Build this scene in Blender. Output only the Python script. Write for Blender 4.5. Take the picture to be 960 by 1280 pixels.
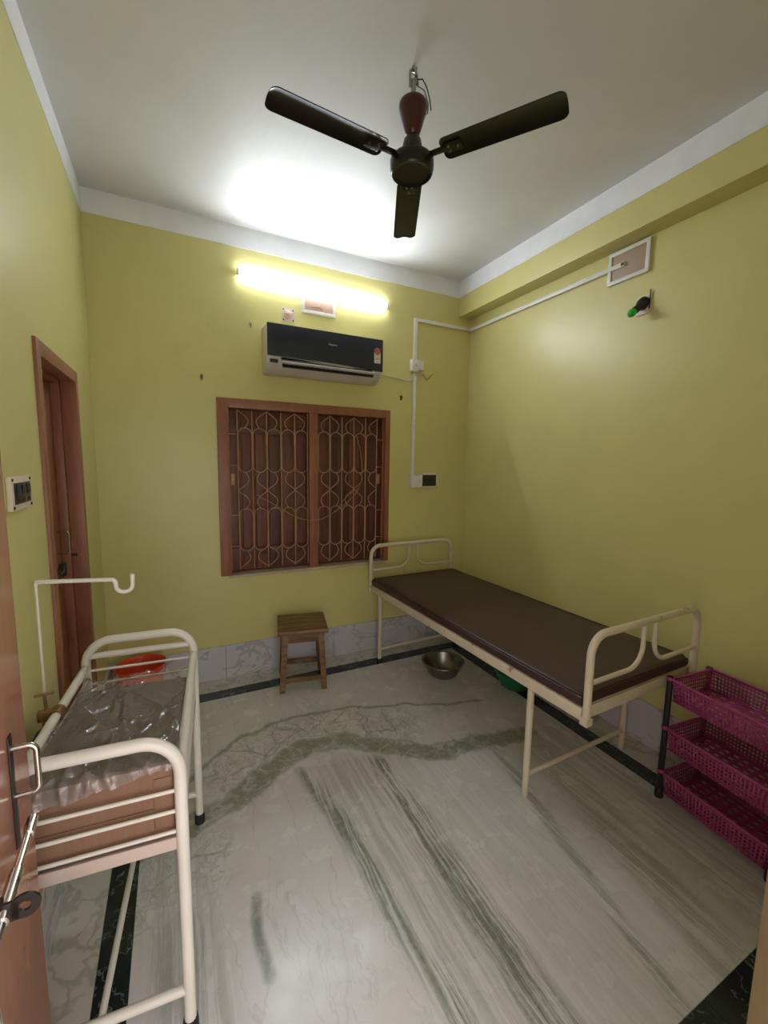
import bpy, bmesh, math, random
from mathutils import Vector, Matrix, noise as mnoise

for o in list(bpy.data.objects): bpy.data.objects.remove(o)
SC = bpy.context.scene
COL = SC.collection
R = math.radians
PI = math.pi

# ------------------------------------------------------------------ camera
CAMH = 1.65
yaw, pitch, roll = R(-26.5165), R(-6.7074), R(-.9653)
W = Matrix.Rotation(yaw, 3, 'Z') @ Matrix.Rotation(pitch, 3, 'X') @ Matrix.Rotation(roll, 3, 'Y')
cd = bpy.data.cameras.new('camera'); cam = bpy.data.objects.new('camera', cd); COL.objects.link(cam)
cr, cf, cu = W.col[0], W.col[1], W.col[2]
cam.matrix_world = Matrix(((cr[0], cu[0], -cf[0], 0), (cr[1], cu[1], -cf[1], 0), (cr[2], cu[2], -cf[2], CAMH), (0, 0, 0, 1)))
cd.sensor_fit = 'AUTO'; cd.sensor_width = 36; cd.lens = 526.17 / 1280 * 36
cd.clip_start = .01
SC.camera = cam

# ------------------------------------------------------------------ world + exposure
TUBE_E = 86.0          # emission of the LED batten's diffuser
world = bpy.data.worlds.new('world'); SC.world = world; world.use_nodes = True
bg = world.node_tree.nodes['Background']
bg.inputs[0].default_value = (1, .97, .96, 1); bg.inputs[1].default_value = 1.9   # soft light of the corridor outside the doorway
SC.view_settings.view_transform = 'Standard'; SC.view_settings.look = 'None'
SC.view_settings.gamma = 1; SC.view_settings.use_curve_mapping = False
SC.view_settings.exposure = 0.9

# room numbers (metres): camera stands at x=0, y=0
XL, XR, YB, YF, ZC = -.4455, 2.479, 3.258, .20, 3.258
BEAMX, BEAMZ, BANDZ = 2.342, 2.955, 3.118

# ------------------------------------------------------------------ mesh helpers
class MB:
    def __init__(s): s.v = []; s.f = []; s.uv = None
    def add(s, vs, fs, M=None):
        n = len(s.v)
        s.v += [tuple(M @ Vector(p)) if M else tuple(p) for p in vs]
        s.f += [tuple(i + n for i in f) for f in fs]
        return s
    def box(s, x0, x1, y0, y1, z0, z1, M=None):
        return s.add([(x0, y0, z0), (x1, y0, z0), (x1, y1, z0), (x0, y1, z0), (x0, y0, z1), (x1, y0, z1), (x1, y1, z1), (x0, y1, z1)],
                     [(3, 2, 1, 0), (4, 5, 6, 7), (0, 1, 5, 4), (1, 2, 6, 5), (2, 3, 7, 6), (3, 0, 4, 7)], M)
    def tube(s, path, r, seg=10, closed=False, M=None, caps=True, flat=1.0):
        P = [Vector(p) for p in path]; n = len(P); T = []
        for i in range(n):
            a = P[(i - 1) % n] if (closed or i > 0) else P[i]
            b = P[(i + 1) % n] if (closed or i < n - 1) else P[i]
            t = (b - a); T.append(t.normalized() if t.length > 1e-9 else Vector((0, 0, 1)))
        up = Vector((0, 0, 1)) if abs(T[0].z) < .9 else Vector((0, 1, 0))
        nrm = (up - T[0] * up.dot(T[0])).normalized(); vs = []
        rr = r if isinstance(r, (list, tuple)) else [r] * n
        for i in range(n):
            nrm = (nrm - T[i] * nrm.dot(T[i])).normalized(); bi = T[i].cross(nrm)
            for k in range(seg):
                a = 2 * PI * k / seg
                vs.append(P[i] + nrm * (math.cos(a) * rr[i]) + bi * (math.sin(a) * rr[i] * flat))
        fs = []
        for i in range(n if closed else n - 1):
            j = (i + 1) % n
            for k in range(seg):
                l = (k + 1) % seg
                fs.append((i * seg + k, i * seg + l, j * seg + l, j * seg + k))
        if caps and not closed:
            fs.append(tuple(range(seg - 1, -1, -1))); fs.append(tuple((n - 1) * seg + k for k in range(seg)))
        return s.add(vs, fs, M)
    def lathe(s, prof, seg=32, M=None, c=(0, 0, 0)):
        vs = []; n = len(prof)
        for r, z in prof:
            for k in range(seg):
                a = 2 * PI * k / seg
                vs.append((c[0] + max(r, 1e-4) * math.cos(a), c[1] + max(r, 1e-4) * math.sin(a), c[2] + z))
        fs = []
        for i in range(n - 1):
            for k in range(seg):
                l = (k + 1) % seg
                fs.append((i * seg + k, i * seg + l, (i + 1) * seg + l, (i + 1) * seg + k))
        return s.add(vs, fs, M)
    def prism(s, poly, h0, h1, axis='z', M=None):
        # poly: list of 2-D points in counter-clockwise order, extruded along the axis
        def p3(p, h):
            return {'z': (p[0], p[1], h), 'x': (h, p[0], p[1]), 'y': (p[0], h, p[1])}[axis]
        n = len(poly)
        vs = [p3(p, h0) for p in poly] + [p3(p, h1) for p in poly]
        fs = [tuple(range(n - 1, -1, -1)), tuple(range(n, 2 * n))] + [(i, (i + 1) % n, n + (i + 1) % n, n + i) for i in range(n)]
        return s.add(vs, fs, M)
    def mesh(s, name, mat, bevel=0, smooth=True, segs=2, recalc=True):
        me = bpy.data.meshes.new(name)
        bm = bmesh.new()
        vv = [bm.verts.new(p) for p in s.v]
        for f in s.f:
            try: bm.faces.new([vv[i] for i in f])
            except ValueError: pass
        if recalc: bmesh.ops.recalc_face_normals(bm, faces=bm.faces)
        if bevel:
            ed = [e for e in bm.edges if len(e.link_faces) == 2 and e.calc_face_angle(0) > .5]
            bmesh.ops.bevel(bm, geom=ed, offset=bevel, segments=segs, affect='EDGES', profile=.6, clamp_overlap=True)
        bm.to_mesh(me); bm.free()
        if smooth:
            me.polygons.foreach_set('use_smooth', [True] * len(me.polygons))
            me.set_sharp_from_angle(angle=R(38))
        me.materials.append(mat)
        return me
    def build(s, name, mat, parent=None, bevel=0, smooth=True, segs=2, loc=None, recalc=True):
        o = bpy.data.objects.new(name, s.mesh(name, mat, bevel, smooth, segs, recalc)); COL.objects.link(o)
        if parent: o.parent = parent
        if loc: o.location = loc
        return o

def tag(o, label=None, cat=None, group=None, kind=None):
    if label: o['label'] = label
    if cat: o['category'] = cat
    if group: o['group'] = group
    if kind: o['kind'] = kind
    return o
def thing(name, label, cat, loc=(0, 0, 0), rz=0, group=None, kind=None):
    o = bpy.data.objects.new(name, None); COL.objects.link(o); o.empty_display_size = .05
    o.location = loc; o.rotation_euler = (0, 0, rz)
    return tag(o, label, cat, group, kind)
def rounded(pts, r, n=6, closed=False):
    P = [Vector(p) for p in pts]; out = []; m = len(P)
    for i, p in enumerate(P):
        if not closed and (i == 0 or i == m - 1): out.append(p); continue
        a = P[i - 1] - p; b = P[(i + 1) % m] - p
        rad = r[i] if isinstance(r, (list, tuple)) else r
        ang = a.angle(b); d = min(rad / math.tan(ang / 2), a.length * .499, b.length * .499)
        A = p + a.normalized() * d; Bp = p + b.normalized() * d
        rr = d * math.tan(ang / 2)
        cdir = (a.normalized() + b.normalized()).normalized(); C = p + cdir * (rr / math.sin(ang / 2))
        va, vb = A - C, Bp - C; tot = va.angle(vb)
        for k in range(n + 1):
            t = k / n
            out.append(C + (va * math.sin((1 - t) * tot) + vb * math.sin(t * tot)) / math.sin(tot))
    return out
def rrect(x0, x1, y0, y1, r, n=5):
    out = []
    for cx, cy, a0 in ((x1 - r, y0 + r, -90), (x1 - r, y1 - r, 0), (x0 + r, y1 - r, 90), (x0 + r, y0 + r, 180)):
        for k in range(n + 1):
            a = R(a0 + 90 * k / n); out.append((cx + r * math.cos(a), cy + r * math.sin(a)))
    return out

# ------------------------------------------------------------------ materials
class NT:
    def __init__(s, name):
        s.m = bpy.data.materials.new(name); s.m.use_nodes = True; s.t = s.m.node_tree; s.n = s.t.nodes; s.l = s.t.links
        s.b = s.n['Principled BSDF']; s.out = s.n['Material Output']
        s._tc = None
    def new(s, t, **k):
        n = s.n.new(t)
        for a, v in k.items(): setattr(n, a, v)
        return n
    def put(s, sock, v):
        if isinstance(v, bpy.types.NodeSocket): s.l.new(v, sock)
        elif v is not None:
            try: sock.default_value = v
            except Exception: sock.default_value = tuple(v) + (1,)
    def co(s):
        if not s._tc: s._tc = s.new('ShaderNodeTexCoord')
        return s._tc.outputs['Object']
    def mth(s, op, a, b=None, c=None, clamp=False):
        n = s.new('ShaderNodeMath', operation=op, use_clamp=clamp)
        for i, v in enumerate((a, b, c)):
            if v is not None: s.put(n.inputs[i], v)
        return n.outputs[0]
    def vm(s, op, a, b=None, sc=None):
        n = s.new('ShaderNodeVectorMath', operation=op); s.put(n.inputs[0], a)
        if b is not None: s.put(n.inputs[1], b)
        if sc is not None: s.put(n.inputs['Scale'], sc)
        return n.outputs['Value'] if op in ('DOT_PRODUCT', 'LENGTH', 'DISTANCE') else n.outputs['Vector']
    def noise(s, vec, scale, detail=4, rough=.55, dist=0, color=False):
        n = s.new('ShaderNodeTexNoise'); s.put(n.inputs['Vector'], vec)
        n.inputs['Scale'].default_value = scale; n.inputs['Detail'].default_value = detail
        n.inputs['Roughness'].default_value = rough; n.inputs['Distortion'].default_value = dist
        return n.outputs['Color' if color else 'Fac']
    def ramp(s, fac, a, b, lo=0, hi=1, smooth=True):
        n = s.new('ShaderNodeMapRange', interpolation_type='SMOOTHSTEP' if smooth else 'LINEAR'); s.put(n.inputs[0], fac)
        for i, v in enumerate((a, b, lo, hi)): n.inputs[i + 1].default_value = v
        return n.outputs[0]
    def mix(s, fac, a, b, blend='MIX'):
        n = s.new('ShaderNodeMix', data_type='RGBA', blend_type=blend)
        s.put(n.inputs[0], fac); s.put(n.inputs[6], a if not isinstance(a, tuple) or len(a) == 4 else a + (1,)); s.put(n.inputs[7], b if not isinstance(b, tuple) or len(b) == 4 else b + (1,))
        return n.outputs[2]
    def bump(s, h, strength=.2, dist=.01):
        n = s.new('ShaderNodeBump'); n.inputs['Strength'].default_value = strength; n.inputs['Distance'].default_value = dist
        s.put(n.inputs['Height'], h); s.l.new(n.outputs[0], s.b.inputs['Normal'])
    def set(s, **k):
        nm = dict(col='Base Color', rough='Roughness', metal='Metallic', spec='Specular IOR Level', coat='Coat Weight', coatr='Coat Roughness', trans='Transmission Weight', ior='IOR', alpha='Alpha', em='Emission Color', ems='Emission Strength', sss='Subsurface Weight')
        for a, v in k.items(): s.put(s.b.inputs[nm[a]], v)
        return s

def paint(name, c, rough=.5, var=.08, scale=6, metal=0, spec=.5, bump=0, bscale=60, c2=None, coat=0, wear=None, wscale=14, wthr=.62, stretch=None):
    t = NT(name); co = t.co()
    if stretch: co = t.vm('MULTIPLY', co, stretch)
    n = t.noise(co, scale, 5)
    c2 = c2 or tuple(x * (1 - var * 2.2) for x in c)
    col = t.mix(t.ramp(n, .3, .7), c, c2)
    if wear:
        w = t.noise(co, wscale, 6, .7)
        col = t.mix(t.ramp(w, wthr, wthr + .06), col, wear)
    t.set(col=col, rough=rough, metal=metal, spec=spec, coat=coat)
    if bump: t.bump(t.noise(co, bscale, 4), bump, .004)
    return t.m

M = {}
# wall paint: lime emulsion, slightly satin, with faint roller texture and a few scuffs
t = NT('lime_wall_paint'); co = t.co()
a = t.noise(co, 1.6, 4); b = t.noise(co, 9, 5)
col = t.mix(t.ramp(a, .3, .7), (.655, .60, .245), (.615, .56, .222))
col = t.mix(t.ramp(b, .62, .8, 0, .25), col, (.54, .485, .185))
t.set(col=col, rough=.36, spec=.45); t.bump(t.noise(co, 26, 5, .6), .12, .01); M['wall'] = t.m
t = NT('white_ceiling_paint'); co = t.co()
a = t.noise(co, 2.2, 5); b = t.noise(co, 11, 5)
col = t.mix(t.ramp(a, .3, .7), (.71, .70, .69), (.66, .65, .64)); col = t.mix(t.ramp(b, .64, .75, 0, .3), col, (.60, .58, .55))
t.set(col=col, rough=.5, spec=.4); t.bump(t.noise(co, 18, 5, .6), .1, .01); M['ceil'] = t.m
M['band'] = paint('white_band_paint', (.84, .84, .87), .5, .03)

# dark green border marble
t = NT('dark_green_marble'); co = t.co()
wv = t.noise(t.vm('ADD', co, t.vm('SCALE', t.noise(co, 9, 3, color=True), sc=.25)), 8, 3, .6)
col = t.mix(t.ramp(t.mth('ABSOLUTE', t.mth('SUBTRACT', wv, .5)), .0, .02), (.13, .17, .155), (.008, .016, .016))
col = t.mix(t.ramp(t.noise(co, 5, 4), .4, .7), col, (.016, .026, .024)); t.set(col=col, rough=.16); M['green_marble'] = t.m

# skirting and margin marble
def plain_marble(name, base, vein, thr=.03, sc=5):
    t = NT(name); co = t.co()
    p = t.vm('ADD', co, t.vm('SCALE', t.noise(co, 3, 4, color=True), sc=.5))
    v = t.noise(t.vm('MULTIPLY', p, (1.2, 1.2, 2.6)), sc * .5, 3, .5)
    col = t.mix(t.ramp(t.mth('ABSOLUTE', t.mth('SUBTRACT', v, .5)), 0, thr), vein, base)
    col = t.mix(t.ramp(t.noise(co, 2.3, 4), .45, .75, 0, .5), col, tuple(x * .8 for x in base))
    t.set(col=col, rough=.22); return t.m
M['skirt'] = plain_marble('skirting_marble', (.57, .55, .57), (.40, .385, .40), .03, 4)
M['margin'] = plain_marble('margin_marble', (.58, .55, .49), (.42, .40, .35), .03, 4)

# the veined floor: veins follow their real courses on the slab
t = NT('veined_white_marble'); co = t.co()
w1 = t.vm('SUBTRACT', t.noise(co, 4, 4, color=True), (.5, .5, .5)); w2 = t.vm('SUBTRACT', t.noise(co, 17, 4, color=True), (.5, .5, .5))
P = t.vm('ADD', co, t.vm('SCALE', w1, sc=.16)); P = t.vm('ADD', P, t.vm('SCALE', w2, sc=.035)); P = t.vm('MULTIPLY', P, (1, 1, 0))
Ps = t.vm('MULTIPLY', t.vm('ADD', co, t.vm('SCALE', w1, sc=.03)), (1, 1, 0))
def polydist(t, P, pts):
    d = None
    for (ax, ay), (bx, by) in zip(pts[:-1], pts[1:]):
        ba = (bx - ax, by - ay, 0); l2 = ba[0] ** 2 + ba[1] ** 2
        pa = t.vm('SUBTRACT', P, (ax, ay, 0))
        h = t.mth('DIVIDE', t.vm('DOT_PRODUCT', pa, ba), l2, clamp=True)
        sd = t.vm('LENGTH', t.vm('SUBTRACT', pa, t.vm('SCALE', ba, sc=h)))
        d = sd if d is None else t.mth('MINIMUM', d, sd)
    return d
vein = (.15, .16, .115); base = (.63, .615, .60)
fine = t.noise(t.vm('MULTIPLY', co, (1, 1, 0)), 40, 5, .65)
river = polydist(t, P, [(-.30, 1.80), (-.02, 1.93), (.195, 1.98), (.415, 2.136), (.64, 2.23), (.85, 2.18), (1.06, 2.05), (1.26, 1.87), (1.515, 1.83), (1.9, 1.78)])
flow = t.noise(P, 9, 6, .7, 1.2)
rv = t.mth('MULTIPLY', t.ramp(t.mth('ADD', river, t.mth('MULTIPLY', t.mth('SUBTRACT', flow, .5), -.16)), .035, .085, 1, 0), t.ramp(flow, .38, .50, .45, 1), clamp=True)
rv = t.mth('MAXIMUM', rv, t.ramp(t.mth('ABSOLUTE', t.mth('SUBTRACT', river, .055)), .004, .02, .6, 0))
thin = polydist(t, P, [(-.15, 2.10), (.065, 2.268), (.245, 2.431), (.495, 2.524), (.92, 2.519), (1.436, 2.333), (1.85, 2.19)])
tv = t.mth('MULTIPLY', t.ramp(thin, .004, .026, 1, 0), .75)
# network of cracks between the two
vor = t.new('ShaderNodeTexVoronoi', feature='DISTANCE_TO_EDGE'); t.put(vor.inputs['Vector'], P); vor.inputs['Scale'].default_value = 5.5
net = t.mth('MULTIPLY', t.ramp(vor.outputs['Distance'], .0, .06, 1, 0), t.ramp(flow, .38, .58, .15, 1))
net = t.mth('MAXIMUM', net, t.ramp(t.mth('ABSOLUTE', t.mth('SUBTRACT', flow, .5)), .0, .035, .8, 0))
netm = t.ramp(polydist(t, Ps, [(.25, 2.22), (.55, 2.38), (.95, 2.34), (1.2, 2.2)]), .10, .26, .8, 0)
nv = t.mth('MULTIPLY', net, netm)
netl = t.ramp(polydist(t, Ps, [(-.2, 1.7), (.0, 1.72)]), .08, .26, .75, 0)
nv = t.mth('MAXIMUM', nv, t.mth('MULTIPLY', net, netl))
# long grain along the slab, gathered in bands
st = t.noise(t.vm('MULTIPLY', Ps, (26, 1.3, 0)), 1, 7, .68); st2 = t.noise(t.vm('MULTIPLY', Ps, (60, 2.2, 0)), 1, 6, .7)
st = t.mth('ADD', t.mth('MULTIPLY', st, .6), t.mth('MULTIPLY', st2, .4))
streak = t.ramp(st, .43, .56)
def band(xa, xb, w0, w1, amp):          # xa, xb: where the vein crosses y = 1.9 and y = 0.6
    k = (xa - xb) / 1.3
    d = t.mth('ABSOLUTE', t.mth('SUBTRACT', t.vm('DOT_PRODUCT', Ps, (1, -k, 0)), xb - .6 * k))
    return t.ramp(d, w0, w1, amp, 0)
bands = None
for args in ((.60, .745, .02, .08, .95), (.965, .955, .03, .11, 1.0), (.80, .86, .06, .2, .4), (1.67, 1.345, .012, .055, .65), (1.95, 1.63, .04, .16, .55), (2.15, 1.95, .05, .2, .45), (-.08, .06, .05, .16, .5), (1.3, 1.1, .2, .6, .16)):
    q = band(*args); bands = q if bands is None else t.mth('MAXIMUM', bands, q)
sepy = t.new('ShaderNodeSeparateXYZ'); t.put(sepy.inputs[0], P)
bands = t.mth('MULTIPLY', bands, t.ramp(t.mth('ADD', sepy.outputs[1], t.mth('MULTIPLY', sepy.outputs[0], .18)), 2.12, 2.22, 1, 0))
core2 = t.mth('MULTIPLY', t.mth('MAXIMUM', band(.94, .955, .004, .035, .5), band(.63, .735, .004, .03, .4)), t.ramp(st2, .4, .6))
core2 = t.mth('MULTIPLY', core2, t.ramp(sepy.outputs[1], 1.5, 1.75, 1, 0))
sv = t.mth('MAXIMUM', t.mth('MULTIPLY', streak, bands), core2)
patch = t.mth('MULTIPLY', t.ramp(polydist(t, Ps, [(.225, 1.47), (.205, 1.34), (.215, 1.2)]), .004, .03, .8, 0), t.ramp(flow, .35, .55, .4, 1))
hair = t.mth('MULTIPLY', t.ramp(t.mth('ABSOLUTE', t.mth('SUBTRACT', t.noise(t.vm('MULTIPLY', P, (6, .9, 0)), 1, 5, .55), .5)), .0, .012, 1, 0), .22)
al = None
for q in (rv, tv, nv, sv, patch, hair):
    al = q if al is None else t.mth('MAXIMUM', al, q)
al = t.mth('MULTIPLY', al, t.ramp(fine, .25, .6, .7, 1), clamp=True)
bcol = t.mix(t.ramp(t.noise(co, 1.8, 4), .35, .7), base, (.585, .56, .53))
vcol = t.mix(t.mth('MAXIMUM', rv, nv), vein, (.24, .25, .18))
col = t.mix(t.mth('MULTIPLY', al, .92), bcol, vcol)
col = t.mix(t.mth('MULTIPLY', t.mth('MAXIMUM', core2, patch), .5), col, (.12, .12, .105))
t.set(col=col, rough=t.ramp(t.noise(co, 6, 4), .3, .7, .20, .30), spec=.5)
t.bump(t.noise(co, 90, 3), .04, .003); M['floor'] = t.m

terra = (.36, .135, .07)
M['frame_paint'] = paint('terracotta_frame_paint', (.33, .125, .062), .42, .12, 8, bump=.15, bscale=40, stretch=(3, 3, .6))
M['leaf_paint'] = paint('glossy_pink_brown_door_paint', (.52, .225, .145), .2, .08, 5, bump=.05, bscale=30, stretch=(3, 3, .6))
M['shutter'] = paint('brown_shutter_boards', (.19, .062, .028), .5, .18, 7, bump=.2, bscale=30, stretch=(6, 6, .5))
M['shutter_dark'] = paint('dark_shutter_boards', (.13, .045, .022), .5, .18, 7, bump=.2, bscale=30, stretch=(6, 6, .5))
M['grille'] = paint('pinkish_brown_grille_paint', (.50, .27, .16), .45, .1, 12)
M['sill'] = paint('cream_sill', (.55, .44, .32), .5, .1, 10)
M['cream'] = paint('cream_enamel', (.72, .62, .47), .32, .06, 5, wear=(.32, .22, .13), wscale=9, wthr=.63)
M['ivory'] = paint('ivory_enamel', (.80, .745, .66), .28, .04, 5, wear=(.5, .4, .3), wscale=16, wthr=.68)
M['pinkbeige'] = paint('pinkish_beige_enamel', (.62, .49, .42), .4, .08, 6)
M['rubber'] = paint('black_rubber', (.012, .012, .013), .6)
M['blackplastic'] = paint('black_plastic', (.014, .013, .015), .38)
M['fan_black'] = paint('dark_brown_fan_enamel', (.010, .008, .007), .3, .2, 12)
M['fan_neck'] = paint('brown_fan_neck', (.035, .026, .018), .35)
M['maroon'] = paint('maroon_canopy_plastic', (.075, .012, .014), .3)
M['steel'] = paint('brushed_steel', (.50, .48, .44), .3, .1, 20, metal=1)
M['darksteel'] = paint('dull_steel_bowl', (.33, .32, .29), .33, .15, 12, metal=1)
M['chrome'] = paint('worn_chrome', (.68, .64, .60), .16, .1, 30, metal=1, wear=(.24, .13, .07), wscale=30, wthr=.6)
M['iron'] = paint('dark_iron', (.022, .015, .012), .45, .2, 20, metal=.2)
M['brass'] = paint('brass_clamp', (.45, .26, .12), .35, .2, 20, metal=.8)
M['navy'] = paint('glossy_navy_panel', (.017, .021, .038), .25, .05, 3, coat=.3)
M['white_plastic'] = paint('white_plastic', (.78, .77, .73), .35, .03)
M['cream_plastic'] = paint('aged_white_plastic', (.66, .60, .52), .4, .06)
M['dark_slot'] = paint('dark_outlet', (.012, .012, .012), .5)
M['silver'] = paint('silver_lettering', (.75, .75, .78), .3, metal=.6)
M['sticker'] = paint('sticker_paper', (.72, .66, .50), .5, .04)
M['sticker_red'] = paint('sticker_red', (.50, .09, .08), .5)
M['sticker_grey'] = paint('sticker_grey_print', (.30, .29, .24), .5)
M['plate_tan'] = paint('tan_cover_board', (.44, .315, .225), .5, .07, 7)
M['plate_pink'] = paint('pinkish_cover_board', (.62, .42, .31), .5, .07, 7)
M['switch_dark'] = paint('dark_switch_plate', (.025, .024, .02), .35, .2, 60)
M['switch_frame'] = paint('pale_switch_frame', (.78, .68, .54), .45, .06)
M['leather'] = None
t = NT('dark_brown_leatherette'); co = t.co()
t.set(col=t.mix(t.ramp(t.noise(co, 3, 4), .3, .7), (.062, .029, .024), (.046, .022, .0185)), rough=.40, spec=.5)
t.bump(t.mth('ADD', t.noise(t.vm('MULTIPLY', co, (2, 9, 1)), 4, 4), t.mth('MULTIPLY', t.noise(co, 220, 2), .12)), .10, .02); M['leather'] = t.m
M['pink'] = paint('magenta_plastic', (.40, .055, .20), .32, .06, 4)
M['red_plastic'] = paint('red_plastic', (.80, .095, .03), .3, .06, 5)
M['green_plastic'] = paint('green_plastic', (.012, .16, .07), .35, .06, 5)
t = NT('old_brown_wood'); co = t.co()
g = t.noise(t.vm('MULTIPLY', co, (3, 22, 22)), 1.6, 6, .6)
col = t.mix(t.ramp(g, .35, .65), (.24, .125, .05), (.115, .055, .022)); col = t.mix(t.ramp(t.noise(co, 6, 4), .55, .75, 0, .6), col, (.30, .185, .085))
t.set(col=col, rough=.5); t.bump(g, .25, .004); M['wood'] = t.m
t = NT('cardboard'); co = t.co()
g = t.noise(t.vm('MULTIPLY', co, (60, 60, 2)), 1.5, 4)
col = t.mix(t.ramp(g, .35, .65), (.25, .14, .088), (.235, .13, .08)); col = t.mix(t.ramp(t.noise(co, 4, 5), .5, .75, 0, .6), col, (.185, .095, .06))
t.set(col=col, rough=.7, spec=.25); M['card'] = t.m
M['tan_frame'] = paint('tan_jamb_board', (.115, .074, .028), .55, .1, 5, bump=.1, bscale=60)
t = NT('clear_plastic_film'); t.set(col=(.85, .80, .79), rough=.4, spec=.2)
tr = t.new('ShaderNodeBsdfTransparent'); gl = t.new('ShaderNodeBsdfGlossy'); gl.inputs['Roughness'].default_value = .10
fr_ = t.new('ShaderNodeFresnel'); fr_.inputs['IOR'].default_value = 1.75
bp = t.new('ShaderNodeBump'); bp.inputs['Strength'].default_value = .9; bp.inputs['Distance'].default_value = .012
t.put(bp.inputs['Height'], t.noise(t.vm('MULTIPLY', t.co(), (34, 11, 20)), 1, 3)); t.l.new(bp.outputs[0], gl.inputs['Normal'])
mxa = t.new('ShaderNodeMixShader'); mxa.inputs[0].default_value = .14; t.l.new(tr.outputs[0], mxa.inputs[1]); t.l.new(t.b.outputs[0], mxa.inputs[2])
mxb = t.new('ShaderNodeMixShader'); t.l.new(fr_.outputs[0], mxb.inputs[0]); t.l.new(mxa.outputs[0], mxb.inputs[1]); t.l.new(gl.outputs[0], mxb.inputs[2]); t.l.new(mxb.outputs[0], t.out.inputs[0])
M['film'] = t.m
t = NT('green_bulb_glass'); t.set(col=(.05, .62, .08), rough=.12, trans=.2, spec=.6); M['bulb'] = t.m
t = NT('lit_led_diffuser'); t.set(col=(.9, .9, .9), em=(.82, .90, 1), ems=TUBE_E); M['led'] = t.m
M['cable_white'] = paint('white_cable', (.75, .72, .62), .4)
M['cable_dark'] = paint('dark_cable', (.03, .025, .02), .5)
M['cable_brown'] = paint('brown_wire', (.36, .20, .11), .5)
M['strap'] = paint('black_strap', (.010, .009, .009), .7)
M['chip'] = paint('white_undercoat', (.75, .68, .55), .6)

# ------------------------------------------------------------------ the room
# floor: a screed with marble pieces laid on it
fl = tag(MB().box(XL - .3, XR + .3, -1.6, YB + .3, -.08, -.02).build('floor', M['margin'], smooth=False), kind='structure')
FX0, FX1, FY0, FY1 = -.187, 2.18, .554, 2.966
SX0, SX1, SY0, SY1 = -.283, 2.281, .454, 3.073
def slab(name, x0, x1, y0, y1, mat): return MB().box(x0, x1, y0, y1, -.02, 0).build(name, mat, fl, bevel=.0012, smooth=False, segs=1)
slab('field_slab', FX0 + .001, FX1 - .001, FY0 + .001, FY1 - .001, M['floor'])
for i in range(3):
    a, b = SX0 + (SX1 - SX0) * i / 3, SX0 + (SX1 - SX0) * (i + 1) / 3
    slab('border_strip', a + .0005, b - .0005, FY1, SY1, M['green_marble']); slab('border_strip', a + .0005, b - .0005, SY0, FY0, M['green_marble'])
for i in range(3):
    a, b = FY0 + (FY1 - FY0) * i / 3, FY0 + (FY1 - FY0) * (i + 1) / 3
    slab('border_strip', SX0, FX0, a + .0005, b - .0005, M['green_marble']); slab('border_strip', FX1, SX1, a + .0005, b - .0005, M['green_marble'])
for i in range(3):
    a, b = XL + (XR - XL) * i / 3, XL + (XR - XL) * (i + 1) / 3
    slab('margin_slab', a + .0005, b - .0005, SY1 + .001, YB, M['margin'])
    a, b = SY0 + (SY1 - SY0) * i / 3, SY0 + (SY1 - SY0) * (i + 1) / 3
    slab('margin_slab', XL, SX0 - .001, a + .0005, b - .0005, M['margin']); slab('margin_slab', SX1 + .001, XR, a + .0005, b - .0005, M['margin'])
slab('margin_slab', XL, XR, YF, SY0 - .001, M['margin'])
slab('threshold_slab', XL - .3, XR + .3, -1.6, YF - .001, M['margin'])

TH = .15
tag(MB().box(XL - TH, XR + TH, YF - TH, YB + TH, ZC, ZC + .1).build('ceiling', M['ceil'], smooth=False), kind='structure')
# back wall with the window opening
WX0, WX1, WZ0, WZ1 = .285, 1.662, .792, 2.088
wb = MB().box(XL - TH, WX0, YB, YB + TH, 0, ZC).box(WX1, XR + TH, YB, YB + TH, 0, ZC).box(WX0, WX1, YB, YB + TH, 0, WZ0).box(WX0, WX1, YB, YB + TH, WZ1, ZC)
tag(wb.build('wall_back', M['wall'], smooth=False), kind='structure')
DY0, DY1, DZ = 2.0, 2.747, 2.088
wl = MB().box(XL - TH, XL, YF - TH, DY0, 0, ZC).box(XL - TH, XL, DY1, YB, 0, ZC).box(XL - TH, XL, DY0, DY1, DZ, ZC)
tag(wl.build('wall_left', M['wall'], smooth=False), kind='structure')
wr = tag(MB().box(XR, XR + TH, YF - TH, YB, 0, ZC).build('wall_right', M['wall'], smooth=False), kind='structure')
MB().box(BEAMX, XR, YF, YB, BEAMZ, ZC).build('beam', M['wall'], wr, bevel=.006, smooth=True)
# front wall with the doorway the picture is taken through
OX0, OX1, OZ = -.325, .69, 2.16
wf = MB().box(XL, OX0, YF - TH, YF, 0, ZC).box(OX1, XR, YF - TH, YF, 0, ZC).box(OX0, OX1, YF - TH, YF, OZ, ZC)
tag(wf.build('wall_front', M['wall'], smooth=False), kind='structure')
# white painted band under the ceiling
e = .004
tag(MB().box(XL, BEAMX, YB - e, YB, BANDZ, ZC).build('trim_1', M['band'], smooth=False), kind='structure')
tag(MB().box(XL, XL + e, YF, YB - e, BANDZ, ZC).build('trim_2', M['band'], smooth=False), kind='structure')
tag(MB().box(BEAMX - e, BEAMX, YF, YB - e, BANDZ, ZC).build('trim_3', M['band'], smooth=False), kind='structure')
tag(MB().box(XL + e, BEAMX - e, YF, YF + e, BANDZ, ZC).build('trim_4', M['band'], smooth=False), kind='structure')

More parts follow.
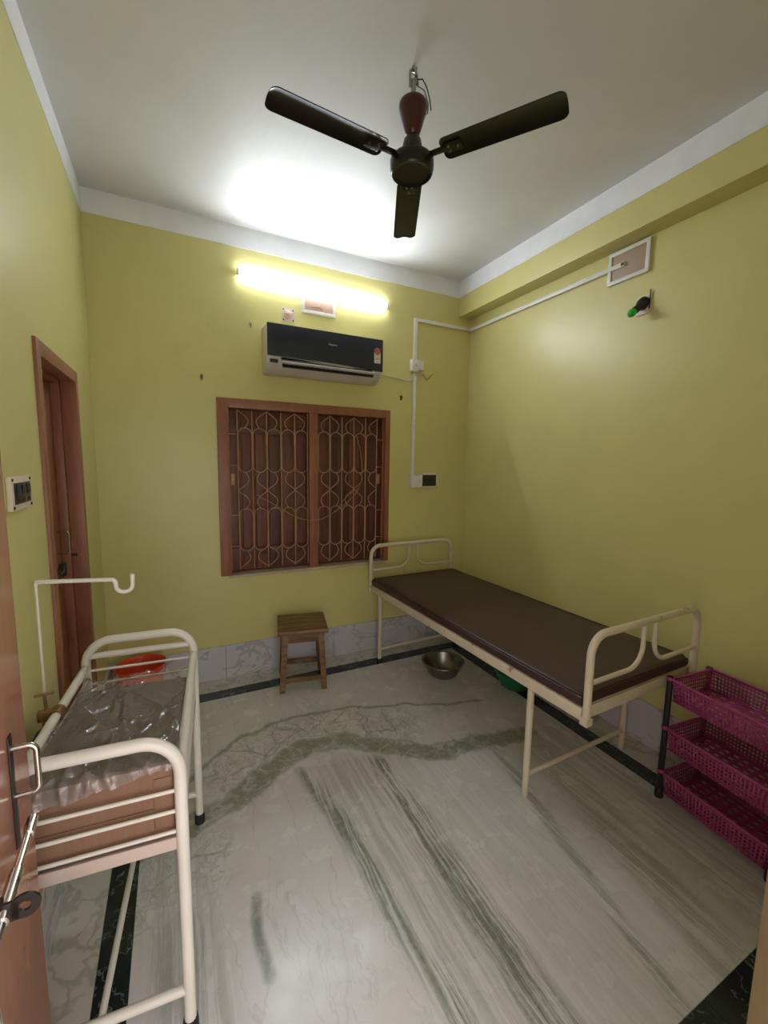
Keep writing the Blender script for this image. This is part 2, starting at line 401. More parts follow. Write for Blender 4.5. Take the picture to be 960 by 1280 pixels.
# marble skirting, slab by slab
def skirting(name, segs, horiz, pos, sgn):
    root = thing(name, None, None, kind='structure')
    for a, b in segs:
        m = MB()
        if horiz: m.box(a + .0008, b - .0008, min(pos, pos + sgn * .018), max(pos, pos + sgn * .018), 0, .256)
        else: m.box(min(pos, pos + sgn * .018), max(pos, pos + sgn * .018), a + .0008, b - .0008, 0, .256)
        m.build('skirting_slab', M['skirt'], root, bevel=.0025, smooth=False, segs=1)
skirting('baseboard_back', [(XL + .02, .30), (.30, 1.16), (1.16, 1.95), (1.95, XR - .02)], True, YB, -1)
skirting('baseboard_left', [(YF, 1.1), (1.1, DY0 - .002), (DY1 + .002, YB)], False, XL, 1)
skirting('baseboard_right', [(YF, 1.0), (1.0, 1.8), (1.8, 2.6), (2.6, YB)], False, XR, -1)

# ------------------------------------------------------------------ window with grille and shutters
win = thing('window_1', None, None, (0, YB, 0), kind='structure')
yo = -.02   # proud of the wall
fr = M['frame_paint']
MB().box(WX0, .362, yo, .118, WZ0, WZ1).build('frame_jamb', fr, win, bevel=.004)
MB().box(1.619, WX1, yo, .118, WZ0, WZ1).build('frame_jamb', fr, win, bevel=.004)
MB().box(.362, 1.619, yo, .118, 2.022, WZ1).build('frame_head', fr, win, bevel=.004)
MB().box(.958, 1.028, yo + .008, .118, WZ0, 2.022).build('mullion', fr, win, bevel=.004)
MB().box(.345, 1.64, yo - .006, .118, WZ0 - .018, WZ0 + .002).build('sill', M['sill'], win, bevel=.004)
# four closed shutters of upright boards
random.seed(4)
for x0, x1 in ((.362, .66), (.66, .958), (1.028, 1.324), (1.324, 1.619)):
    sh = MB().box(x0, x1, .098, .112, WZ0 + .002, 2.022).build('shutter', M['shutter_dark'], win)
    n = 3; w = (x1 - x0 - .006) / n
    for i in range(n):
        d = random.uniform(0, .005)
        MB().box(x0 + .003 + i * w + .001, x0 + .003 + (i + 1) * w - .001, .078 + d, .0975, WZ0 + .006, 2.018).build('board', M['shutter'] if random.random() < .6 else M['shutter_dark'], sh, bevel=.003)
    for z in (.95, 1.88):
        MB().box(x0 + .01, x1 - .01, .066, .0775, z - .03, z + .03).build('ledge', M['shutter_dark'], sh, bevel=.002)
for x in (.39, 1.587):
    MB().box(x - .014, x + .014, .045, .066, 1.465, 1.55).build('shutter_pull', M['grille'], win, bevel=.003)
# grille of bent flat bar, one per opening
def bez(p0, p1, p2, p3, n=8):
    out = []
    for i in range(n + 1):
        t = i / n; u = 1 - t
        out.append(tuple(u ** 3 * a + 3 * u * u * t * b + 3 * u * t * t * c + t ** 3 * d for a, b, c, d in zip(p0, p1, p2, p3)))
    return out
ZT, OT1, OB1, CR, OT2, OB2, ZB = 2.018, 1.886, 1.560, 1.424, 1.288, .965, .826
def grille(x_edge, bars, x_end, tie_side):
    gy = .02; g = MB()
    g.tube([(x_edge, gy, ZB), (x_edge, gy, ZT), (x_end, gy, ZT), (x_end, gy, ZB)], .0034, 6, closed=True)
    root = g.build('grille', M['grille'], win)
    r = .0042
    def piece(nm, path, rr=r): MB().tube(path, rr, 6).build(nm, M['grille'], root)
    for x in bars: piece('upright_bar', [(x, gy, ZB), (x, gy, ZT)])
    allx = list(bars); xs = sorted([x_end if tie_side < 0 else x_edge] + allx)
    if tie_side < 0: xs = sorted(allx + [x_end])
    else: xs = sorted([x_edge] + allx)
    gf = gy - .006
    for a, b in zip(xs[:-1], xs[1:]):               # long ovals between the bars
        for zt, zb in ((OT1, OB1), (OT2, OB2)):
            w = (b - a); x0, x1 = a + .004, b - .004; rr_ = (x1 - x0) / 2
            pts = [((x0 + x1) / 2 + rr_ * math.cos(q), gf, zt - rr_ * .92 + rr_ * .92 * math.sin(q)) for q in [PI * k / 8 for k in range(9)]]
            pts += [((x0 + x1) / 2 + rr_ * math.cos(q), gf, zb + rr_ * .92 + rr_ * .92 * math.sin(q)) for q in [PI + PI * k / 8 for k in range(9)]]
            m = MB().tube(pts, .0036, 6, closed=True); m.build('oval', M['grille'], root)
    s = (bars[-1] - bars[0]) / (len(bars) - 1)
    tips = bars[0::2] if tie_side < 0 else bars[-1::-2]
    for x in tips:                                   # ogee leaves on every second bar
        for sg in (-1, 1):
            if tie_side < 0 and x == bars[0] and sg < 0: continue
            if tie_side > 0 and x == bars[-1] and sg > 0: continue
            lim = (x_end - x) if sg > 0 else (x - x_edge)
            k = min(1, lim / (s * .76)) * s
            for z0, z1 in ((ZT - .005, OT1), (CR, OB1), (CR, OT2), (ZB + .005, OB2)):
                dz = z1 - z0
                piece('scroll', bez((x, gf, z0), (x + sg * k * .30, gf, z0 + dz * .28), (x + sg * k * 1.12, gf, z0 + dz * .42), (x + sg * k * .5, gf, z1), 9), .0036)
    tx0, tx1 = (x_edge, bars[0]) if tie_side < 0 else (bars[-1], x_end)
    for z in (1.840, 1.611, 1.241, 1.005): piece('tie', [(tx0, gy, z), (tx1, gy, z)], .0034)
grille(.366, [.425, .530, .636, .743, .849], .952, -1)
grille(1.034, [1.136, 1.240, 1.345, 1.451, 1.555], 1.614, 1)
# loose wire sagging behind the mullion
wi = thing('wire', 'thin brown wire sagging across the window grille and past the middle post', 'wire', (0, YB, 0))
MB().tube([(x, -.026, z) for x, z in ((.55, 1.394), (.62, 1.352), (.699, 1.304), (.78, 1.25), (.868, 1.203), (.953, 1.18), (1.053, 1.188), (1.12, 1.22), (1.191, 1.262), (1.275, 1.32), (1.33, 1.37), (1.368, 1.419), (1.395, 1.49), (1.403, 1.567), (1.397, 1.67), (1.379, 1.766), (1.35, 1.864))], .0035, 6).build('sagging_run', M['cable_brown'], wi)
MB().tube([(x, -.030, z) for x, z in ((1.17, 1.24), (1.235, 1.34), (1.30, 1.39), (1.365, 1.432))], .003, 6).build('loose_end', M['cable_brown'], wi)

# ------------------------------------------------------------------ side door in the left wall
d1 = thing('door_1', None, None, (XL, 0, 0), kind='structure')
MB().box(-.055, .012, DY0, 2.057, 0, DZ).build('frame_jamb', fr, d1, bevel=.004)
MB().box(-.055, .012, 2.692, DY1, 0, DZ).build('frame_jamb', fr, d1, bevel=.004)
MB().box(-.055, .012, 2.057, 2.692, 2.03, DZ).build('frame_head', fr, d1, bevel=.004)
MB().box(-.095, -.056, DY0, 2.045, 0, DZ).build('rebate', fr, d1, bevel=.002)
MB().box(-.095, -.056, 2.676, DY1, 0, DZ).build('rebate', fr, d1, bevel=.002)
MB().box(-.095, -.056, 2.045, 2.676, 2.015, DZ).build('rebate', fr, d1, bevel=.002)
lf = MB().box(-.135, -.0955, DY0 + .002, DY1 - .002, .001, DZ - .002).build('door_leaf', M['frame_paint'], d1, bevel=.003)
for y in (2.20, 2.36, 2.52):
    MB().box(-.0955, -.0945, y - .002, y + .002, .01, 2.01).build('board_joint', M['shutter_dark'], lf)
# pull loop and bolt on the leaf
MB().tube(rounded([(-.097, 2.60, 1.275), (-.045, 2.60, 1.275), (-.045, 2.60, 1.165), (-.097, 2.60, 1.165)], .012), .005, 8).build('pull_handle', M['chrome'], lf)
b = MB().tube([(-.078, 2.42, 1.075), (-.078, 2.668, 1.075)], .008, 8).build('bolt', M['chrome'], lf)
MB().box(-.097, -.07, 2.48, 2.52, 1.045, 1.105).build('bolt_keeper', M['iron'], b, bevel=.003)
MB().box(-.097, -.07, 2.61, 2.64, 1.045, 1.105).build('bolt_keeper', M['iron'], b, bevel=.003)
MB().box(-.06, -.03, 2.688, 2.692, 1.13, 1.145).build('keeper_hole', M['dark_slot'], d1)

# ------------------------------------------------------------------ entrance door: leaf swung in at the left, jamb at the right
d2 = thing('door_2', None, None, (-.28, YF, 0), kind='structure')
hx, hy, ex, ey = -.28, .2, -.302, 1.08
ang = math.atan2(ey - hy, ex - hx)                 # local +x runs from the hinge to the free edge, -y faces the room
LW = math.hypot(ex - hx, ey - hy)
leaf = MB().box(0, LW, 0, .034, .012, 2.09).build('door_leaf', M['leaf_paint'], d2, bevel=.004)
leaf.rotation_euler = (0, 0, ang)
# D handle near the free edge, with backplate
MB().box(LW - .116, LW - .096, -.003, 0, .895, 1.125).build('handle_backplate', M['iron'], leaf, bevel=.001)
MB().tube(rounded([(LW - .105, -.003, 1.098), (LW - .105, -.040, 1.098), (LW - .105, -.040, 1.000), (LW - .105, -.003, 1.000)], .014), .0055, 10).build('pull_handle', M['chrome'], leaf)
# sliding bolt with hasp tab
bz = lambda x: .955 - (LW - .125 - x) * .10
def bolt_tube(nm, x0, x1, r, mat, par):
    return MB().tube([(x0, -.030, bz(x0)), (x1, -.030, bz(x1))], r, 14).build(nm, mat, par)
bolt = bolt_tube('sliding_bolt', LW - .52, LW - .125, .0072, M['chrome'], leaf)
bolt_tube('bolt_ferrule', LW - .158, LW - .122, .0095, M['chrome'], bolt)
for x in (LW - .285, LW - .44):
    bolt_tube('bolt_guide', x - .03, x + .055, .0105, M['chrome'], bolt)
    MB().box(x - .008, x + .008, -.030, 0, bz(x) - .010, bz(x) + .010).build('bolt_bracket', M['iron'], bolt, bevel=.003)
hx0, hc = LW - .298, (-.056, bz(LW - .298))
ring = lambda a, b: [(hc[0] + a * math.cos(2 * PI * k / 24), hc[1] + b * math.sin(2 * PI * k / 24)) for k in range(24)]
vs = [(hx0 + x, y, z) for x in (-.0025, .0025) for rg in (ring(.0205, .0205), ring(.0085, .0085)) for y, z in rg]
fs = []
for k in range(24):
    l = (k + 1) % 24
    fs += [(k, l, 24 + l, 24 + k), (48 + k, 72 + k, 72 + l, 48 + l), (k, 48 + k, 48 + l, l), (24 + k, 24 + l, 72 + l, 72 + k)]
MB().add(vs, fs).box(hx0 - .0025, hx0 + .0025, -.048, -.020, hc[1] - .019, hc[1] + .014).build('hasp_tab', M['iron'], bolt)
MB().tube([(LW - .40, -.032, bz(LW - .40)), (LW - .40, -.040, .90), (LW - .402, -.042, .86), (LW - .404, -.04, .82)], [.006, .007, .008, .005], 10, flat=.6).build('bolt_knob', M['chrome'], bolt)
jx = OX1 - .06
jl = .28   # door_2 root offset
MB().box(jx + jl, OX1 + jl, -TH, 0, 0, 2.10).build('frame_jamb', M['tan_frame'], d2, bevel=.003)
MB().box(OX0 + jl, OX0 + jl + .043, -TH, -.005, 0, 2.10).build('frame_jamb', M['tan_frame'], d2, bevel=.003)
MB().box(OX0 + jl, jx + jl, -TH, -.04, 2.10, OZ).build('frame_head', M['tan_frame'], d2, bevel=.003)
MB().box(jx + jl, OX1 + jl, -TH, 0, 2.10, OZ).build('frame_corner', M['tan_frame'], d2, bevel=.003)
random.seed(9)
for z0 in (.53, .50, .40):
    MB().tube([(jx + jl - .001, -.001 + random.uniform(-.002, .002), z0 + k * .008) for k in range(4)], [.001, .003, .0025, .001], 5).build('paint_chip', M['chip'], d2)

# ------------------------------------------------------------------ ceiling fan
FX, FY, FZ, FPH = .934, 1.667, 2.899, R(63.985)
fan = thing('ceiling_fan', 'dark brown three-blade ceiling fan hanging from the ceiling hook', 'fan', (FX, FY, FZ))
MB().lathe([(0, -.050), (.060, -.050), (.072, -.051), (.078, -.055), (.083, -.056), (.088, -.050), (.0915, -.030), (.0915, -.006), (.086, .002), (.074, .008), (.055, .014), (.044, .020), (.040, .045), (.034, .070), (.024, .086), (.012, .090), (0, .090)], 40).build('motor', M['fan_black'], fan)
MB().lathe([(.0445, .022), (.041, .05), (.035, .076), (.0245, .0895)], 40).build('neck', M['fan_neck'], fan)
MB().lathe([(0, .088), (.018, .088), (.028, .096), (.033, .108), (.044, .145), (.0565, .185), (.059, .200), (.056, .213), (.046, .222), (.026, .226), (0, .227)], 36).build('canopy', M['maroon'], fan)
MB().tube([(0, 0, .24), (0, 0, .30)], .010, 10).build('downrod', M['steel'], fan)
MB().tube(rounded([(-.016, 0, .27), (-.018, 0, .335), (.016, .004, .335), (.018, 0, .29)], .014) , .0055, 8).build('shackle', M['steel'], fan)
MB().tube([(0, -.018, .30), (.002, -.012, .335), (.004, 0, .345), (.004, .012, .335), (.004, .012, .359)], .006, 8).build('ceiling_hook', M['steel'], fan)
MB().tube([(.012, -.008, .30), (.03, -.02, .30), (.05, -.022, .275), (.066, -.02, .24), (.074, -.02, .20)], .0025, 6).build('supply_wire', M['cable_dark'], fan)
MB().tube([(.012, .004, .29), (.04, -.02, .262), (.056, -.026, .215), (.052, -.03, .175), (.042, -.032, .165), (.034, -.03, .18)], .002, 6).build('supply_wire', M['cable_dark'], fan)
bm_ = MB()
# blade in local +x, slightly pitched, edges curved
def blade_mesh():
    m = MB(); n = 30; vs = []
    for i in range(n + 1):
        u = .5 - .5 * math.cos(PI * i / n); x = .135 + u * .465
        hw = .056 + .004 * u
        ed = min(1, u / .045); en = min(1, (1 - u) / .06)
        c = math.sqrt(max(0, 1 - (1 - ed) ** 2)) * .5 + .5 if ed < 1 else 1
        c2 = math.sqrt(max(0, 1 - (1 - en) ** 2)) * .5 + .5 if en < 1 else 1
        for j in range(7):
            v = -1 + 2 * j / 6
            z = -.006 * v * v - .012 * u * 0
            y = v * hw * c * c2
            vs.append((x, y, z - y * .06 + .004))
        for j in range(7):
            v = -1 + 2 * j / 6; y = v * hw * c * c2
            vs.append((x, y, -.006 * v * v - y * .06))
    fs = []
    for i in range(n):
        a, b = i * 14, (i + 1) * 14
        for j in range(6):
            fs += [(a + j, a + j + 1, b + j + 1, b + j), (a + 7 + j, b + 7 + j, b + 7 + j + 1, a + 7 + j + 1)]
        fs += [(a, b, b + 7, a + 7), (a + 6, a + 13, b + 13, b + 6)]
    for a in (0, n * 14):
        for j in range(6): fs.append((a + j, a + 7 + j, a + 8 + j, a + j + 1))
    return m.add(vs, fs).mesh('blade', M['fan_black'])
bme = blade_mesh()
brk = MB().box(.080, .175, -.016, .016, -.004, .000).box(.150, .215, -.028, .028, -.005, -.001).mesh('blade_bracket', M['fan_black'], bevel=.001)
scr = MB().lathe([(0, -.009), (.004, -.009), (.005, -.005), (.005, 0)], 10).mesh('screw', M['steel'])
for k in range(3):
    bl = bpy.data.objects.new('blade', bme); COL.objects.link(bl); bl.parent = fan; bl.rotation_euler = (0, 0, FPH + k * 2 * PI / 3)
    bk = bpy.data.objects.new('blade_bracket', brk); COL.objects.link(bk); bk.parent = bl
    for sx, sy in ((.165, .012), (.165, -.012), (.2, 0)):
        s_ = bpy.data.objects.new('screw', scr); COL.objects.link(s_); s_.parent = bl; s_.location = (sx, sy, -.002 - sy * .06)

# ------------------------------------------------------------------ LED batten
tl = thing('tube_light', 'lit white LED tube light high on the wall above the air conditioner', 'lamp', (1.03, YB - .0185, 2.935))
tl.rotation_euler = (0, R(1.35), 0)
L2 = .585
MB().box(-L2, L2, -.0195, 0, -.013, .013).build('housing', M['white_plastic'], tl, bevel=.003)
prof = [(-.020, -.018)] + [(-.020 - .003 * math.sin(PI * k / 10), -.018 * math.cos(PI * k / 10)) for k in range(1, 10)] + [(-.020, .018)]
MB().prism(prof[::-1], -L2 + .012, L2 - .012, 'x').build('diffuser', M['led'], tl)
for sx in (-1, 1):
    MB().box(min(sx * (L2 - .012), sx * (L2 + .006)), max(sx * (L2 - .012), sx * (L2 + .006)), -.026, 0, -.0195, .0195).build('end_cap', M['white_plastic'], tl, bevel=.004)

# ------------------------------------------------------------------ air conditioner
ac = thing('air_conditioner', 'split air conditioner with glossy navy front above the window', 'air conditioner', (.607, YB, 2.27))
AW = .885
body = [(0, .015), (0, .325), (-.165, .325), (-.185, .318), (-.19, .30), (-.19, .10), (-.185, .075), (-.165, .045), (-.12, .012), (-.07, .0), (-.03, .0)]
MB().prism(body, 0, AW, 'x').build('body', M['cream_plastic'], ac, bevel=.003)
# front panel, lower edge dips gently
n = 24; top = [(AW * i / n, .322) for i in range(n + 1)]
low = [(AW * i / n, .104 - .022 * (i / n) + .010 * math.sin(PI * i / n)) for i in range(n + 1)]
fp = MB().prism([(x, z) for x, z in low] + [(x, z) for x, z in reversed(top)], -.205, -.1895, 'y').build('front_panel', M['navy'], ac, bevel=.003)
# air outlet: dark slot, fins and the swing vane
Mo = Matrix.Translation((0, -.1925, .088)) @ Matrix.Rotation(R(-33), 4, 'X')
MB().box(.10, AW - .09, -.004, .012, -.062, -.004, Mo).build('air_outlet', M['dark_slot'], ac)
fin = MB().box(-.004, .004, -.008, 0, -.058, -.012)
fm = fin.mesh('fin', M['blackplastic'])
for i in range(18):
    f = bpy.data.objects.new('fin', fm); COL.objects.link(f); f.parent = ac
    f.matrix_local = Matrix.Translation((.13 + i * (AW - .25) / 17, 0, 0)) @ Mo
vn = MB(); vsn = []
for i in range(13):
    x = .095 + (AW - .18) * i / 12
    vsn.append((x, -.222, .062 - .004 * (i / 12)))
vn.tube(vsn, .011, 8, flat=2.1).build('swing_vane', M['cream_plastic'], ac)
MB().prism([(.095, .088), (.095, .1), (AW - .09, .076), (AW * .5, .096)][::-1], -.200, -.188, 'y').build('panel_lip', M['cream_plastic'], ac)
MB().box(.018, .075, -.1935, -.186, .06, .085).build('display_window', M['switch_dark'], ac, bevel=.002)
# lettering and rating sticker on the front
tc = bpy.data.curves.new('logo', 'FONT'); tc.body = 'Panasonic'; tc.size = .0165; tc.align_x = 'CENTER'; tc.align_y = 'CENTER'; tc.extrude = .0004
to = bpy.data.objects.new('logo_tmp', tc); COL.objects.link(to)
dg = bpy.context.evaluated_depsgraph_get(); lm_ = bpy.data.meshes.new_from_object(to.evaluated_get(dg)); bpy.data.objects.remove(to)
lm_.materials.clear(); lm_.materials.append(M['silver'])
lo = bpy.data.objects.new('logo', lm_); COL.objects.link(lo); lo.parent = fp
lo.matrix_local = Matrix.Translation((.475, -.2055, .232)) @ Matrix.Rotation(R(90), 4, 'X')
st = MB().box(AW - .075, AW - .022, -.2062, -.205, .142, .222).build('rating_sticker', M['sticker'], fp)
circ = [(AW - .0485 + .0265 * math.cos(2 * PI * k / 24), .232 + .0265 * math.sin(2 * PI * k / 24)) for k in range(24)]
MB().prism(circ, -.2066, -.205, 'y').build('star_disc', M['sticker_red'], fp)
for k, (z, w) in enumerate(((.205, .036), (.197, .030), (.185, .04), (.178, .034), (.171, .038), (.152, .012))):
    MB().box(AW - .0485 - w / 2, AW - .0485 + w / 2, -.2066, -.2062, z - .0018, z + .0018).build('print_line', M['sticker_grey'], fp)
tag(MB().tube([(1.49, YB - .05, 2.385), (1.54, YB - .012, 2.378), (1.62, YB - .008, 2.372), (1.70, YB - .008, 2.366), (1.77, YB - .008, 2.358), (1.83, YB - .01, 2.35), (1.87, YB - .014, 2.362), (1.893, YB - .018, 2.39), (1.90, YB - .022, 2.424)], .0055, 8).build('power_cable', M['cable_white']),
    'white power cable from the air conditioner to the breaker box', 'cable')

# ------------------------------------------------------------------ wall fittings
def cover_panel(name, label, loc, rz, w, h, bmat):
    o = thing(name, label, 'cover panel', loc, rz)
    MB().box(-w / 2 + .01, w / 2 - .01, -.010, 0, -h / 2 + .01, h / 2 - .01).build('board', bmat, o, bevel=.001)
    b = .022
    MB().box(-w / 2, w / 2, -.018, 0, -h / 2, -h / 2 + b).build('frame_strip', M['white_plastic'], o, bevel=.002)
    MB().box(-w / 2, w / 2, -.018, 0, h / 2 - b, h / 2).build('frame_strip', M['white_plastic'], o, bevel=.002)
    MB().box(-w / 2, -w / 2 + b, -.018, 0, -h / 2 + b, h / 2 - b).build('frame_strip', M['white_plastic'], o, bevel=.002)
    MB().box(w / 2 - b, w / 2, -.018, 0, -h / 2 + b, h / 2 - b).build('frame_strip', M['white_plastic'], o, bevel=.002)
    return o
cp = cover_panel('cover_panel', 'pinkish cover board with white frame behind the tube light', (1.036, YB, 2.848), 0, .265, .175, M['plate_pink'])
MB().tube([(.005, -.012, -.03), (.005, -.018, .0), (.006, -.022, .03), (.02, -.026, .055), (.03, -.028, .07)], .003, 6).build('wire_tail', M['cable_white'], cp)
MB().tube([(.006, -.022, .03), (-.01, -.022, .05), (-.018, -.02, .07)], .003, 6).build('wire_tail', M['cable_white'], cp)
MB().tube([(-.06, -.013, -.045), (-.03, -.013, -.038), (.005, -.013, -.032), (.03, -.013, -.05)], .0022, 6).build('wire_tail', M['cable_brown'], cp)
cover_panel('cover_panel', 'tan cover board with white frame high on the right wall under the beam', (XR, 1.745, 2.853), R(-90), .258, .186, M['plate_tan'])

rs = thing('ceiling_rose_plate', 'small pale square plate with round terminal above the air conditioner', 'socket', (.802, YB, 2.723))
MB().box(-.048, .048, -.008, 0, -.048, .048).build('plate', M['cream_plastic'], rs, bevel=.002)
Mx = Matrix.Rotation(R(90), 4, 'X')
MB().lathe([(.034, .008), (.034, .018), (.03, .026), (.02, .03), (.012, .04), (0, .042)], 28, Mx).build('round_terminal', M['plate_pink'], rs)
MB().lathe([(.011, .036), (.011, .047), (.006, .05), (0, .05)], 16, Mx).build('terminal_cap', M['cream_plastic'], rs)
for x, z in ((-.036, .036), (.036, -.036), (-.036, -.036), (.036, .036)):
    MB().lathe([(.005, .008), (.005, .0105), (0, .0115)], 10, Matrix.Translation((x, 0, z)) @ Mx).build('screw', M['iron'], rs)

# conduit trunking
ct = thing('conduit', 'white plastic conduit rising from the switchboard and turning to the room corner', 'conduit', (1.892, YB - .001, 0))
cw = .014
MB().box(-cw, cw, -.022, 0, 1.545, 2.425).build('conduit_run', M['white_plastic'], ct, bevel=.003)
MB().box(-cw, cw, -.022, 0, 2.535, 2.874).build('conduit_run', M['white_plastic'], ct, bevel=.003)
MB().box(cw + .0005, XR - 1.892 - .001, -.022, 0, 2.846, 2.874).build('conduit_run', M['white_plastic'], ct, bevel=.003)
c2 = thing('conduit', 'white plastic conduit running along the right wall to the tan cover board', 'conduit', (XR - .001, YB - .001, 0))
MB().box(-.022, 0, 1.765 - YB, -.0225, 2.842, 2.870).build('conduit_run', M['white_plastic'], c2, bevel=.003)
MB().box(-.024, -.021, 1.768 - YB, 1.785 - YB, 2.848, 2.864).build('conduit_end', M['dark_slot'], c2)
bb = thing('breaker_box', 'small white breaker box half way up the conduit', 'electrical box', (1.893, YB, 2.478))
MB().box(-.045, .018, -.052, 0, -.05, .05).build('enclosure', M['white_plastic'], bb, bevel=.005)
MB().box(.019, .072, -.044, 0, -.036, .044).build('socket_body', M['white_plastic'], bb, bevel=.006)
MB().box(-.02, .0, -.058, -.052, -.012, .012).build('toggle', M['cream_plastic'], bb, bevel=.002)
MB().tube(rounded([(.062, -.03, -.038), (.062, -.03, -.07), (.0, -.03, -.075), (0, -.03, -.05)], .016), .005, 8).build('cable_loop', M['cable_white'], bb)
tag(MB().tube([(1.965, YB - .012, 2.43), (1.995, YB - .008, 2.405), (2.02, YB - .007, 2.375), (2.045, YB - .007, 2.40), (2.075, YB - .007, 2.425), (2.085, YB - .007, 2.435)], .003, 6).build('wire_tail', M['cable_brown']), 'short loose wire end beside the breaker box', 'wire')
jb = thing('surface_socket', 'white surface socket box at the bottom of the conduit', 'electrical box', (1.92, YB, 1.488))
MB().box(-.055, .055, -.045, 0, -.054, .055).build('box_body', M['white_plastic'], jb, bevel=.005)
MB().box(.006, .044, -.050, -.045, -.03, .036).build('switch_rocker', M['white_plastic'], jb, bevel=.003)
MB().box(.022, .030, -.0505, -.0498, -.012, .010).build('slot', M['cream_plastic'], jb)
def switchboard(label, loc, rz, w, h, fr_):
    o = thing('switchboard', label, 'switchboard', loc, rz)
    MB().box(-w / 2, w / 2, -.014, 0, -h / 2, h / 2).build('frame_plate', M['switch_frame'], o, bevel=.003)
    MB().box(-w / 2 + fr_, w / 2 - fr_, -.0175, -.0135, -h / 2 + fr_, h / 2 - fr_).build('switch_panel', M['switch_dark'], o, bevel=.001)
    k = 3; ww = (w - 2 * fr_) / k
    for i in range(k):
        x = -w / 2 + fr_ + (i + .5) * ww
        MB().box(x - .012, x + .012, -.022, -.0175, -.004, .026).build('switch', M['blackplastic'], o, bevel=.003)
        MB().lathe([(.006, .0175), (.006, .019), (0, .019)], 10, Matrix.Translation((x, 0, -.022)) @ Mx).build('pin_hole', M['dark_slot'], o)
    for x in (-1, 1):
        for z in (-1, 1):
            MB().lathe([(.005, .014), (.005, .0162), (0, .017)], 10, Matrix.Translation((x * (w / 2 - .010), 0, z * (h / 2 - .010))) @ Mx).build('screw', M['iron'], o)
    return o
switchboard('dark switchboard with pale frame on the back wall beside the window', (2.072, YB, 1.495), 0, .185, .142, .021)
switchboard('dark switchboard with pale frame on the left wall between the two doors', (XL, 1.697, 1.537), R(90), .19, .104, .02)

# night lamp
nl = thing('night_lamp', 'small green night bulb in a black holder on the right wall', 'lamp', (XR, 1.632, 2.58))
MB().box(-.008, 0, -.045, .045, -.052, .052).build('mounting_board', M['switch_frame'], nl, bevel=.002)
ax = Vector((-.72, .14, -.58)).normalized()
Mq = Matrix.Translation((-.008, 0, .01)) @ ax.to_track_quat('Z', 'Y').to_matrix().to_4x4()
MB().lathe([(.034, -.012), (.034, .012), (.030, .026), (.021, .036), (.019, .062), (.021, .064), (.021, .074), (.017, .075), (0, .075)], 28, Mq).build('lamp_holder', M['blackplastic'], nl)
MB().lathe([(.014, .072), (.018, .080), (.0225, .093), (.0225, .105), (.017, .118), (.008, .126), (0, .127)], 24, Mq).build('bulb', M['bulb'], nl)
MB().box(-.012, -.0085, -.040, -.034, -.03, .075).build('bracket_strip', M['iron'], nl)

def wall_hook(label, x, z, mat):
    o = thing('wall_hook', label, 'hook', (x, YB, z))
    MB().lathe([(.009, 0), (.009, .006), (.006, .009), (0, .009)], 12, Mx).build('wall_plug', mat, o)
    MB().tube([(0, -.004, 0), (0, -.022, 0), (0, -.027, -.006), (0, -.026, -.016), (0, -.02, -.022)], .0035, 6).build('hook_wire', mat, o)
    MB().box(-.006, .006, -.004, 0, -.03, .014).build('hook_plate', mat, o, bevel=.001)
wall_hook('small rusty hook on the back wall left of the window top', .196, 2.224, M['brass'])
wall_hook('small metal hook left of the air conditioner near its top corner', .53, 2.625, M['steel'])
wall_hook('small grey hook between the window corner and the conduit', 1.768, 2.212, M['iron'])

# ------------------------------------------------------------------ bed
BEDZ = .63
bed = thing('hospital_bed', 'cream metal examination bed with hoop ends along the right wall', 'bed', (1.925, 1.128, 0), R(1.7))
BL, BH = 2.005, .42
cm = M['cream']
for sx in (-1, 1):
    m = MB().box(sx * BH - .0035 if sx < 0 else sx * BH - .0035, sx * BH + .0035, 0, BL, .578, BEDZ)
    m.box(min(sx * BH, sx * (BH - .038)), max(sx * BH, sx * (BH - .038)), .0, BL, BEDZ - .006, BEDZ)
    m.build('side_rail', cm, bed, bevel=.0015)
for y in (0, BL):
    s = 1 if y == 0 else -1
    m = MB().box(-BH + .004, BH - .004, min(y, y + s * .006), max(y, y + s * .006), .574, BEDZ - .001)
    m.box(-BH + .004, BH - .004, min(y + s * .006, y + s * .045), max(y + s * .006, y + s * .045), BEDZ - .008, BEDZ - .001)
    m.build('end_rail', cm, bed, bevel=.0015)
MB().box(-BH + .04, BH - .04, .046, BL - .046, BEDZ - .012, BEDZ - .006).build('base_sheet', cm, bed)
for y in (.295, BL - .12):
    for sx in (-1, 1):
        x = sx * (BH - .028)
        lg = MB().tube([(x, y, .001), (x, y, BEDZ - .012)], .0165, 14).build('leg', cm, bed)
        if y > 1: MB().lathe([(.0, 0), (.021, 0), (.021, .022), (.018, .03), (.0, .03)], 16, Matrix.Translation((x, y, 0))).build('foot_cap', M['rubber'], lg)
    MB().tube([(-BH + .028, y, .11), (BH - .028, y, .11)], .0125, 12).build('stretcher', cm, bed)
def bed_end(y, name):
    hoop = MB().tube(rounded([(-BH + .008, y, .575), (-BH + .008, y, .955), (BH - .008, y, .955), (BH - .008, y, .575)], .085, 8), .0165, 14)
    o = hoop.build(name, cm, bed)
    for sx in (-1, 1):
        p = rounded([(sx * (BH - .01), y, .748), (sx * .045, y, .748), (sx * .045, y, .945)], .16, 10)
        MB().tube(p, .0105, 10).build('scroll_bar', cm, o)
        MB().box(sx * (BH - .008) - .02, sx * (BH - .008) + .02, y - .018, y + .018, .566, .60).build('corner_bracket', cm, o, bevel=.004)
bed_end(-.018, 'footboard'); bed_end(BL + .018, 'headboard')

